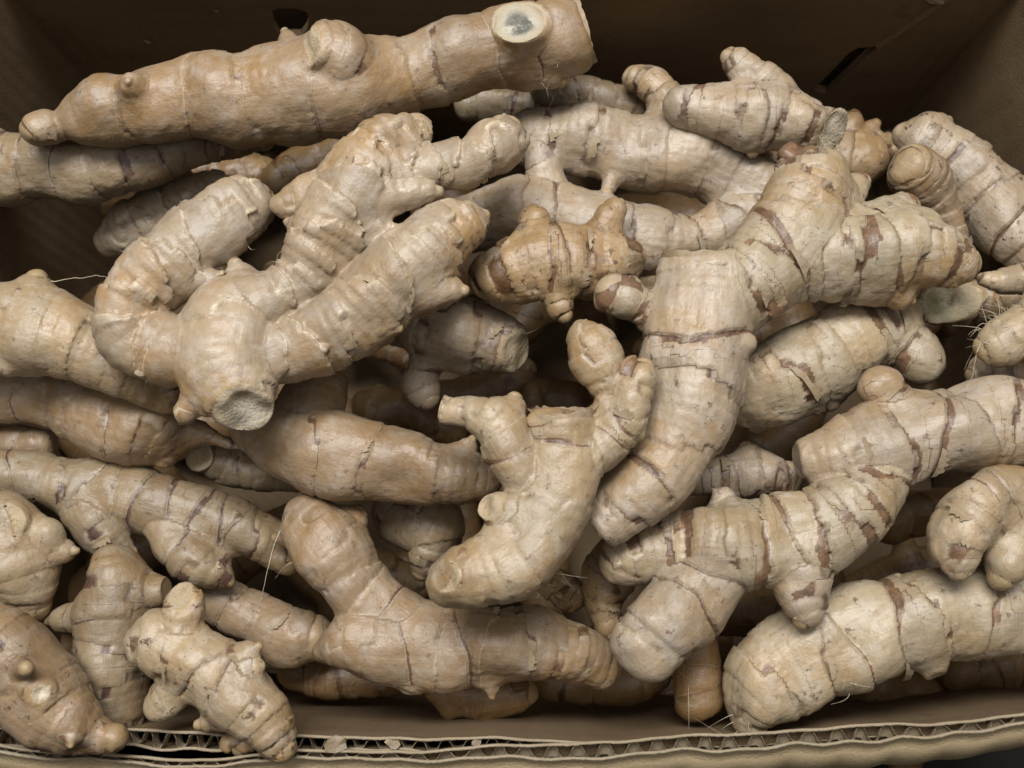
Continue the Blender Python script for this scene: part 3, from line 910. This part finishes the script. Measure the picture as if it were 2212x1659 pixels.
def make_branch(ri, kind, pts, o_, rs):
    scaly = ROOTS[ri]['style'] == 'scale'
    P = np.array([(p[0], p[1], p[2], (p[3] if len(p) > 3 else 0.0)) for p in pts], float)
    if kind == 'b':
        P[0, 2] = max(P[1, 2] * 1.1, P[0, 2] * .86)
        if not o_.get('cut'):
            dl = P[-1] - P[-2]
            L_ = math.hypot(dl[0], dl[1]) + 1e-6
            q = P[-1] + dl * min(.9, .6 * P[-1, 2] / L_)
            q[2] = P[-1, 2] * .5
            P[-1, 2] *= .92
            P = np.vstack([P, q])
    C_ = cat(P, 6)
    z = height(ri, C_[:, 0], C_[:, 1], C_[:, 3])
    b = Branch()
    b.kind, b.o = kind, o_
    pos = at(C_[:, 0], C_[:, 1], z)
    rad = .94 * np.maximum(C_[:, 2], 6) * scale_at(C_[:, 0], C_[:, 1], z)
    # even spacing
    s = np.concatenate([[0], np.cumsum(np.linalg.norm(np.diff(pos, axis=0), axis=1))])
    ns = max(4, int(s[-1] / .0035))
    q = np.linspace(0, s[-1], ns)
    b.p = np.stack([np.interp(q, s, pos[:, k]) for k in range(3)], 1)
    b.r = np.interp(q, s, rad)
    b.s = q
    tg = np.gradient(b.p, axis=0)
    b.t = tg / np.linalg.norm(tg, axis=1)[:, None]
    def unit(v): return np.array(v, float) / np.linalg.norm(v)
    b.n1 = unit(o_['cutdir']) if 'cutdir' in o_ else b.t[-1]
    b.n0 = unit(o_['cutdir0']) if 'cutdir0' in o_ else -b.t[0]
    b.cut1, b.cut0 = o_.get('cut'), o_.get('cut0')
    # nodes (scale edges), alternately tilted
    rm = float(np.mean(b.r))
    step = max(.009, rm * .95) * o_.get('ns', 1.0) * (1.0 if kind != 'b' else 1.2)
    b.nodes = []
    x = step * rs.uniform(.3, .8)
    k = rs.integers(0, 2)
    ph0 = rs.uniform(-.6, .6)
    while x < b.s[-1] + b.r[-1] * .7:
        am_, ph_ = (rs.uniform(.35, .62), (1 if k % 2 else -1) * rs.uniform(.3, 1.0)) if scaly else (rs.uniform(.10, .34), ph0 + math.pi * (k % 2) + rs.uniform(-.6, .6) + math.pi / 2)
        b.nodes.append((x, am_, ph_, rs.uniform(.15, 1.0) ** 1.1, rs.uniform(0, 1), rs.uniform(0, 6.28)))
        x += step * rs.uniform(.72, 1.25) * (.5 + .5 * min(1, max(0, (b.s[-1] - x) / (.4 * b.s[-1]))) if kind != 'b' else 1)
        k += 1
    b.off = rs.uniform(-50, 50, 3)
    return b


def bdist(b, P):
    """distance to the branch surface, axis parameter, gradient"""
    n_ = len(b.p) - 1
    best = np.full(len(P), 1e9)
    bi = np.zeros(len(P), int)
    bt = np.zeros(len(P))
    for j in range(n_):
        a = b.p[j]
        ab = b.p[j + 1] - a
        t = np.clip(((P - a) @ ab) / (ab @ ab), 0, 1)
        d = np.linalg.norm(P - a - t[:, None] * ab, axis=1) - (b.r[j] + t * (b.r[j + 1] - b.r[j]))
        m_ = d < best
        best = np.where(m_, d, best)
        bi = np.where(m_, j, bi)
        bt = np.where(m_, t, bt)
    ax = b.p[bi] + bt[:, None] * (b.p[bi + 1] - b.p[bi])
    v = P - ax
    L_ = np.linalg.norm(v, axis=1)
    gr = v / np.maximum(L_, 1e-7)[:, None]
    isc = np.zeros(len(P))
    for flag, nrm, end in ((b.cut1, b.n1, b.p[-1]), (b.cut0, b.n0, b.p[0])):
        if flag:
            d2 = (P - end) @ nrm
            near = np.linalg.norm(P - end, axis=1) < (b.r.max() * 2.2)
            # soft maximum so the lip of a cut is slightly rounded
            k_ = .0020
            h_ = np.clip(.5 + .5 * (d2 - best) / k_, 0, 1) * near
            nb = best * (1 - h_) + d2 * h_ + k_ * h_ * (1 - h_)
            best = np.where(near, nb, best)
            gr = gr * (1 - h_)[:, None] + nrm * h_[:, None]
            isc = np.maximum(isc, h_ * (1 if flag != 'skin' else .0))
    sp = b.s[bi] + bt * (b.s[bi + 1] - b.s[bi])
    tg = b.t[bi]
    # beyond the ends keep the arc length growing so that rings run over the tips
    sp = sp + np.clip((P - b.p[-1]) @ b.t[-1], 0, None) * (bi == n_ - 1) - np.clip((b.p[0] - P) @ b.t[0], 0, None) * (bi == 0)
    return best, sp, gr, isc, v, tg, b.r[bi] + bt * (b.r[bi + 1] - b.r[bi])


def tube(bm_, b):
    nseg = 14
    rings = []
    pp, rr, tt = list(b.p), list(b.r), list(b.t)
    if not b.cut1:
        e = [(pp[-1] + tt[-1] * rr[-1] * f, rr[-1] * math.sqrt(1 - f * f), tt[-1]) for f in (.5, .85)]
    else:
        e = [(pp[-1] + tt[-1] * rr[-1] * .4, rr[-1] * .95, tt[-1])]
    if not b.cut0:
        s_ = [(pp[0] - tt[0] * rr[0] * f, rr[0] * math.sqrt(1 - f * f), tt[0]) for f in (.85, .5)]
    else:
        s_ = [(pp[0] - tt[0] * rr[0] * .4, rr[0] * .95, tt[0])]
    allr = s_ + list(zip(pp, rr, tt)) + e
    ref = np.array([.31, .17, .93])
    for p, r, t in allr:
        a = np.cross(t, ref)
        if np.linalg.norm(a) < .1:
            a = np.cross(t, [1, 0, 0])
        a /= np.linalg.norm(a)
        c_ = np.cross(t, a)
        rings.append([bm_.verts.new(p + r * (a * math.cos(k * 2 * math.pi / nseg) + c_ * math.sin(k * 2 * math.pi / nseg))) for k in range(nseg)])
    for i in range(len(rings) - 1):
        for k in range(nseg):
            k2 = (k + 1) % nseg
            bm_.faces.new((rings[i][k], rings[i][k2], rings[i + 1][k2], rings[i + 1][k]))
    bm_.faces.new(rings[0][::-1])
    bm_.faces.new(rings[-1])


KN = {'s': 'stem', 'f': 'finger', 'b': 'bud'}
tmp_me = bpy.data.meshes.new('tmp')
tmp = bpy.data.objects.new('tmp', tmp_me)
col.objects.link(tmp)
rmod = tmp.modifiers.new('r', 'REMESH')
rmod.mode = 'VOXEL'
M_flap = paper_mat('ginger_dry_scale', (.29, .205, .118), (.37, .29, .19))
M_hair = paper_mat('ginger_root_hair', (.66, .58, .42), (.56, .46, .30))
tot = 0
UP = np.array([0, -ST * .4, 1.0])
UP /= np.linalg.norm(UP)


def frame(t):
    e1 = UP - t * (t @ UP)[:, None] if t.ndim == 2 else UP - t * (t @ UP)
    L_ = np.linalg.norm(e1, axis=-1, keepdims=True)
    alt = np.array([0, 1.0, 0])
    e1b = alt - t * ((t @ alt)[:, None] if t.ndim == 2 else (t @ alt))
    e1 = np.where(L_ < .35, e1b, e1)
    e1 = e1 / np.linalg.norm(e1, axis=-1, keepdims=True)
    return e1, np.cross(t, e1)


def thin_tube(name, pts, r, mat, parent, sides=4):
    pts = np.asarray(pts)
    vs_, fs = [], []
    tg = np.gradient(pts, axis=0)
    for i, p in enumerate(pts):
        t = tg[i] / (np.linalg.norm(tg[i]) + 1e-9)
        a = np.cross(t, [.3, .9, .2])
        a /= np.linalg.norm(a) + 1e-9
        c_ = np.cross(t, a)
        w = r * (1 - .75 * i / (len(pts) - 1))
        for k in range(sides):
            an = 2 * math.pi * k / sides
            vs_.append(p + w * (a * math.cos(an) + c_ * math.sin(an)))
    for i in range(len(pts) - 1):
        for k in range(sides):
            k2 = (k + 1) % sides
            fs.append((i * sides + k, i * sides + k2, (i + 1) * sides + k2, (i + 1) * sides + k))
    return vs_, fs


RELIEF = {'patchy': (.0014, .040), 'brown': (.0012, .040), 'ring': (.0009, .024), 'pale': (.0008, .024), 'tan': (.0007, .016), 'lilac': (.0007, .018), 'scale': (.0023, .012), 'deep': (.0008, .03)}


def build(ri):
    global tot
    R_ = ROOTS[ri]
    rs = np.random.default_rng(100 + ri)
    brs = [make_branch(ri, k, p, o_, rs) for k, p, o_ in R_['br']]
    bm_ = bmesh.new()
    for b in brs:
        tube(bm_, b)
    bmesh.ops.recalc_face_normals(bm_, faces=bm_.faces[:])
    bm_.to_mesh(tmp.data)
    bm_.free()
    low = R_.get('low')
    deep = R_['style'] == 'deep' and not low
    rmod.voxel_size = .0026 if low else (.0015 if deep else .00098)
    dg = bpy.context.evaluated_depsgraph_get()
    ev = tmp.evaluated_get(dg)
    me_ = ev.to_mesh()
    nv = len(me_.vertices)
    P = np.empty(nv * 3, np.float32)
    me_.vertices.foreach_get('co', P)
    P = P.reshape(-1, 3).astype(float)
    nf = len(me_.polygons)
    ls = np.empty(nf, int)
    me_.polygons.foreach_get('loop_start', ls)
    lt = np.empty(nf, int)
    me_.polygons.foreach_get('loop_total', lt)
    lv = np.empty(len(me_.loops), int)
    me_.loops.foreach_get('vertex_index', lv)
    ev.to_mesh_clear()
    quads = np.stack([lv[ls + k] for k in range(4)], 1) if (lt == 4).all() else None
    if quads is None:
        fl_ = [tuple(lv[a:a + c_]) for a, c_ in zip(ls, lt)]
        quads = np.array([(f + (f[-1],))[:4] if len(f) == 3 else f[:4] for f in fl_])
    kk_ = .0024
    for it_ in range(3):
        D = None
        for b in brs:
            d, sp, gr, isc, v, tg, rr = bdist(b, P)
            if D is None:
                D, Gr = d, gr
            else:
                kb = .0042 if b.kind == 'b' else kk_
                h_ = np.clip(.5 + .5 * (D - d) / kb, 0, 1)
                D = D * (1 - h_) + d * h_ - kb * h_ * (1 - h_)
                Gr = Gr * (1 - h_)[:, None] + gr * h_[:, None]
        P = P - D[:, None] * Gr * .95
    res = [bdist(b, P) for b in brs]
    DD_ = np.stack([q[0] for q in res], 1)
    bid = DD_.argmin(1)
    # surface relief: scale steps, swollen internodes, lumps
    ring = np.full(nv, 1.0)
    nst = np.zeros(nv)
    rnd = np.zeros(nv)
    tip = np.zeros(nv)
    gate = np.zeros(nv)
    p3 = np.zeros((nv, 3))
    disp = np.zeros(nv)
    cut = np.zeros(nv)
    nwob = sines(7 + ri, 520)
    w0 = nwob(P)
    for k, b in enumerate(brs):
        m_ = bid == k
        if not m_.any():
            continue
        _, sp, gr, isc, v, tg, rr = (q[m_] for q in res[k])
        e1, e2 = frame(tg)
        c1, c2 = (v * e1).sum(1), (v * e2).sum(1)
        L_ = np.hypot(c1, c2) + 1e-6
        phi = np.arctan2(c2, c1)
        p3[m_] = np.stack([c1 / L_ * rr, c2 / L_ * rr, sp], 1) * 100 + b.off
        cut[m_] = isc
        dprev = np.full(m_.sum(), 1e3)
        dnext = np.full(m_.sum(), 1e3)
        rg_ = np.full(m_.sum(), 1.0)
        ns_ = np.zeros(m_.sum())
        rn_ = np.full(m_.sum(), rs.uniform(0, 1))
        ga_ = np.zeros(m_.sum())
        nub = np.zeros(m_.sum())
        for (x, am, ph, st_, rn, gp) in b.nodes:
            e_ = x + am * rr * np.cos(phi - ph) + .05 * rr * np.sin(3 * phi + ph) + w0[m_] * .00028
            d_ = sp - e_
            cl = np.abs(d_) < np.abs(rg_)
            rg_ = np.where(cl, d_, rg_)
            ns_ = np.where(cl, st_, ns_)
            past = (d_ >= 0) & (d_ < dprev)
            dprev = np.where(past, d_, dprev)
            rn_ = np.where(past, rn, rn_)
            ga_ = np.where(cl, np.cos(phi - (gp - 3.14) * .55), ga_)
            if st_ > .62 and b.kind != 'b' and R_['style'] in ('patchy', 'brown', 'pale'):      # little dormant bud in the axil of a scale
                side = math.pi / 2 * (1 if gp > 3.14 else -1) + .5 * math.sin(gp * 3)
                dphi = np.angle(np.exp(1j * (phi - side))) * rr
                wd_ = .17 * rr + .0012
                nub += (.10 + .12 * rn) * rr * np.exp(-(((d_ - wd_) ** 2 + dphi ** 2) / wd_ ** 2) ** 1.3)
            dnext = np.where((d_ < 0) & (-d_ < dnext), -d_, dnext)
        both = (dprev < 100) & (dnext < 100)
        fr = np.where(both, dprev / np.maximum(dprev + dnext, 1e-6), .5)
        fade = 1 - np.clip(isc * 1.4, 0, 1)
        aS, sw_ = RELIEF[b.o.get('st', R_['style'])]
        aS = aS if b.kind != 'b' else .0006
        disp[m_] = (aS * (fr ** 1.4 - .4) * both + sw_ * rr * (np.sin(np.pi * fr) - .6) * both) * fade
        disp[m_] += nub * fade
        # slight groove right at the edge
        disp[m_] += -.0003 * np.exp(-(rg_ / .0011) ** 2) * fade
        ring[m_], nst[m_], rnd[m_], gate[m_] = rg_ * 100, ns_, rn_, ga_
        e_len = b.s[-1]
        rimf = np.zeros(m_.sum())
        for flag, end, r_e in ((b.cut1, b.p[-1], b.r[-1]), (b.cut0, b.p[0], b.r[0])):
            if flag:
                rimf = np.maximum(rimf, np.clip(np.linalg.norm(P[m_] - end, axis=1) / r_e, 0, 1.2) * (isc > .3))
        tip[m_] = rimf + np.clip((sp - (e_len - b.r[-1] * .6)) / (b.r[-1] * 1.6 + 1e-6), 0, 1) * (0 if b.cut1 else 1)
    if not low:
        lump = sines(ri, 170)(P) * (.0006 if R_['style'] == 'scale' else .0011) + sines(ri + 50, 380)(P) * .00020 + sines(ri + 90, 1100)(P) * .00008
        disp += lump * (1 - .8 * np.clip(cut, 0, 1))
        disp += np.clip(cut, 0, 1) * (sines(ri + 70, 450)(P) * .0006 - .0003 - .0010 * np.clip(1 - tip, 0, 1))
    P = P + Gr * disp[:, None]
    origin = np.array([P[:, 0].mean(), P[:, 1].mean(), P[:, 2].min()])
    P = P - origin
    e = empty('ginger_root', origin)
    e['label'] = R_['label']
    e['category'] = 'ginger root'
    e['group'] = 'ginger roots of the lower layers' if low else 'ginger roots heaped in the carton'
    # normals of the whole skin, so that the parts join without a seam
    full = bpy.data.meshes.new('full')
    full.vertices.add(nv)
    full.vertices.foreach_set('co', P.astype(np.float32).ravel())
    full.loops.add(len(quads) * 4)
    full.loops.foreach_set('vertex_index', quads.ravel().astype(np.int32))
    full.polygons.add(len(quads))
    full.polygons.foreach_set('loop_start', np.arange(len(quads), dtype=np.int32) * 4)
    full.update()
    full.validate()
    vn = np.empty(nv * 3, np.float32)
    full.vertex_normals.foreach_get('vector', vn)
    vn = vn.reshape(-1, 3)
    bpy.data.meshes.remove(full)
    fb = bid[quads[:, 0]]
    fc = cut[quads].mean(1) > .5
    if low or deep:
        fb[:] = 0
    dirt = np.full(nv, R_.get('dirt', .25))
    for k, b in enumerate(brs):
        for iscut in (0, 1):
            sel = (fb == k) & (fc == bool(iscut))
            if sel.sum() < 6:
                continue
            Q = quads[sel]
            used, inv = np.unique(Q, return_inverse=True)
            inv = inv.reshape(Q.shape)
            nm = 'cut_face' if iscut else KN[b.kind]
            me2 = bpy.data.meshes.new(nm)
            me2.vertices.add(len(used))
            me2.vertices.foreach_set('co', P[used].astype(np.float32).ravel())
            me2.loops.add(len(Q) * 4)
            me2.loops.foreach_set('vertex_index', inv.ravel().astype(np.int32))
            me2.polygons.add(len(Q))
            me2.polygons.foreach_set('loop_start', np.arange(len(Q), dtype=np.int32) * 4)
            me2.polygons.foreach_set('use_smooth', np.ones(len(Q), bool))
            me2.update()
            for an, arr in (('p3', p3), ('rg', np.stack([ring, nst, rnd], 1)), ('tp', np.stack([tip, dirt, gate], 1))):
                at_ = me2.attributes.new(an, 'FLOAT_VECTOR', 'POINT')
                at_.data.foreach_set('vector', arr[used].astype(np.float32).ravel())
            me2.validate()
            if len(me2.vertices) == len(used):
                me2.normals_split_custom_set_from_vertices(vn[used])
            if iscut:
                cs = b.cut1 if b.cut1 not in (None, 'skin') else b.cut0
                me2.materials.append(cut_mat(cs if cs not in (None, 'skin') else 'cream'))
            else:
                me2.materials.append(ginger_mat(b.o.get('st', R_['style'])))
            o = bpy.data.objects.new(nm, me2)
            col.objects.link(o)
            o.parent = e
            tot += len(Q) * 2
    # dry papery scale edges standing off the skin
    nfl = R_.get('flaps', 0 if (low or deep) else 2)
    cand = [(b, nd) for b in brs if b.kind == 'f' or (b.kind == 's' and R_['style'] != 'scale') for nd in b.nodes if b.r.mean() * .5 < nd[0] < b.s[-1] * .97]
    order = rs.permutation(len(cand))[:(nfl + 1) // 2]
    for ci in order:
        b, (x, am, ph, st_, rn, gp) = cand[ci]
        span = rs.uniform(.18, .5)
        c0 = rs.uniform(-.9, .9)
        nseg = 12
        vs_, fs = [], []
        lift = rs.uniform(.0003, .0012)
        wd = rs.uniform(.0022, .0048)
        for q in range(nseg + 1):
            f = q / nseg
            phi = c0 + (f - .5) * 2 * span
            env = math.sin(math.pi * f) ** .4 * (.4 + .6 * rs.random())
            for row in range(3):
                rr = float(np.interp(x, b.s, b.r))
                ss = x + am * rr * math.cos(phi - ph) - .0008 + row * .5 * wd * env
                j = np.clip(np.searchsorted(b.s, ss) - 1, 0, len(b.s) - 2)
                t_ = (ss - b.s[j]) / (b.s[j + 1] - b.s[j])
                c_ = b.p[j] + (b.p[j + 1] - b.p[j]) * t_
                r_ = b.r[j] + (b.r[j + 1] - b.r[j]) * np.clip(t_, 0, 1)
                e1, e2 = frame(b.t[j])
                dirv = e1 * math.cos(phi) + e2 * math.sin(phi)
                vs_.append(c_ + dirv * (r_ * 1.012 + .0003 + (row / 2) ** 1.5 * lift * env) - origin)
        # bury the root of the flap in the skin: skip those not touching it
        for q in range(nseg):
            for row in range(2):
                a = q * 3 + row
                fs.append((a, a + 1, a + 4, a + 3))
        new_obj('dry_scale', vs_, fs, M_flap, e, True)
    # frayed fibrous collar round the broken ends
    for b in brs:
        for flag, nrm, end, r_e in ((b.cut1, b.n1, b.p[-1], b.r[-1]), (b.cut0, b.n0, b.p[0], b.r[0])):
            if flag != 'skin' or low or deep or r_e < .010:
                continue
            a_ = np.cross(nrm, [.31, .2, .93])
            a_ /= np.linalg.norm(a_)
            c_ = np.cross(nrm, a_)
            ks = 46
            vs_, fs = [], []
            off_ = rs.uniform(0, 6.28)
            for q in range(ks):
                an = 2 * math.pi * q / ks
                dv_ = a_ * math.cos(an) + c_ * math.sin(an)
                hh_ = (.0003 + .0022 * max(0, math.sin(an * 2 + off_)) * rs.random() + .0008 * rs.random())
                rr_ = r_e * (.985 + .02 * rs.random())
                vs_ += [end + dv_ * rr_ - nrm * .0022 - origin, end + dv_ * rr_ * 1.01 - origin, end + dv_ * rr_ * (.97 + .05 * rs.random()) + nrm * hh_ - origin]
            for q in range(ks):
                q2 = (q + 1) % ks
                for row in range(2):
                    fs.append((q * 3 + row, q * 3 + row + 1, q2 * 3 + row + 1, q2 * 3 + row))
            new_obj('frayed_collar', vs_, fs, M_flap, e, True)
    # fine roots
    for (hu, hv, nh) in R_.get('hair', ()):
        best = None
        allp = np.vstack([b.p for b in brs])
        allr = np.concatenate([b.r for b in brs])
        base = at(hu, hv, float(allp[:, 2].mean()))
        dd = np.linalg.norm(P + origin - base, axis=1)
        # skin nearest to that sight line
        rdir = ray(hu, hv)
        rdir = rdir / np.linalg.norm(rdir)
        w = P + origin - CAM
        off = np.linalg.norm(w - (w @ rdir)[:, None] * rdir, axis=1)
        depth = w @ rdir
        cands = np.where(off < off.min() + .006)[0]
        cands = cands[depth[cands] < np.median(depth[cands]) + .006]
        V_, F_ = [], []
        for q in range(nh):
            vi = cands[rs.integers(len(cands))]
            p0 = P[vi]
            n_ = vn[vi] + rs.normal(size=3) * .55
            n_ /= np.linalg.norm(n_)
            L_ = rs.uniform(.003, .009)
            cur = rs.normal(size=3) * 1.2
            pts_ = []
            for q2 in range(7):
                f = q2 / 6
                pts_.append(p0 + n_ * L_ * f + cur * L_ * f * f * .6 + np.array([0, 0, -.25]) * L_ * f * f)
            v_, f_ = thin_tube('h', pts_, rs.uniform(.00007, .00014), M_hair, e)
            F_ += [tuple(a + len(V_) for a in f) for f in f_]
            V_ += v_
        o = new_obj('root_hairs', V_, F_, M_hair, e, True)
        o['kind'] = 'stuff'
    return e


BUILT = [build(ri) for ri in range(NR)]
bpy.data.objects.remove(tmp)
print('ginger triangles', tot)

# ------------------------------------------------------------------ loose threads and skin flakes
roots_by_key = {R_['key']: o for R_, o in zip(ROOTS, BUILT)}


def thread(key, pts):
    ri = [R_['key'] for R_ in ROOTS].index(key)
    e = roots_by_key[key]
    c_ = cat([(u, v, dh) for u, v, dh in pts], 5)
    z = height(ri, c_[:, 0], c_[:, 1], c_[:, 2])
    p = at(c_[:, 0], c_[:, 1], z) - np.array(e.location)
    p += np.stack([wob(np.arange(len(p)) * 1.0, .0002, 1.1, 2.3)] * 3, 1)
    v_, f_ = thin_tube('thread', p, .00018, M_hair, e)
    new_obj('root_thread', v_, f_, M_hair, e, True)


thread('L1', [(92, 610, .5), (140, 604, .6), (190, 598, .7), (222, 596, .7), (236, 606, .5)])
thread('M', [(612, 1130, .2), (588, 1190, .9), (572, 1260, 1.0), (556, 1320, .6)])
thread('GG', [(2140, 712, .3), (2110, 760, .4), (2104, 800, .2), (2092, 830, 0)])
thread('FF', [(2010, 640, .8), (2100, 668, 1.0), (2140, 700, .9), (2180, 720, .6)])
thread('X', [(1120, 720, .4), (1150, 716, .3), (1172, 700, .2)])

M_flake = paper_mat('ginger_flake', (.22, .16, .095), (.40, .33, .235))


def flake(u, v, z, size, label, tilt=(0, 0, 1), wall=False):
    r = np.random.default_rng(int(u * 7 + v))
    c_ = wall_hit(u, v, YB - .0008) if wall else at(u, v, z)
    n_ = np.array(tilt, float)
    n_ /= np.linalg.norm(n_)
    a = np.cross(n_, [.2, .9, .4])
    a /= np.linalg.norm(a)
    b_ = np.cross(n_, a)
    k = 9
    vs_ = [c_ * 0 + n_ * size * .25]
    for q in range(k):
        an = 2 * math.pi * q / k
        rr = size * r.uniform(.55, 1.1)
        vs_.append(a * math.cos(an) * rr + b_ * math.sin(an) * rr * .7 + n_ * r.uniform(-.05, .3) * size)
    vs_ += [p - n_ * size * .12 for p in vs_]
    fs = []
    for q in range(k):
        q2 = (q + 1) % k
        fs += [(0, 1 + q, 1 + q2), (k + 1, k + 2 + q2, k + 2 + q), (1 + q, k + 2 + q, k + 2 + q2, 1 + q2)]
    o = new_obj('skin_flake', vs_, fs, M_flake)
    o.location = c_
    o['label'] = label
    o['category'] = 'skin flake'
    o['group'] = 'loose flakes of ginger skin'


flake(318, 90, 0, .0016, 'tiny white skin flake stuck on the back wall by the dark hand hole', (0, -1, .2), True)
flake(468, 24, 0, .0014, 'tiny white skin flake stuck on the back wall by the dark hand hole', (0, -1, .2), True)
flake(2022, -2, 0, .0045, 'larger pale skin flake on the back wall at the score line', (0, -1, .2), True)
flake(728, 1608, RIM + .0010, .0050, 'white crumpled skin flake lying on the flutes of the front rim', (.3, -.2, .9))
flake(850, 1608, RIM - .0054, .0036, 'grey brown skin flake caught between the two front boards', (0, 0, 1))
flake(1030, 1606, RIM - .0054, .0024, 'small skin flakes caught between the two front boards beside the squat root', (0, .2, 1))
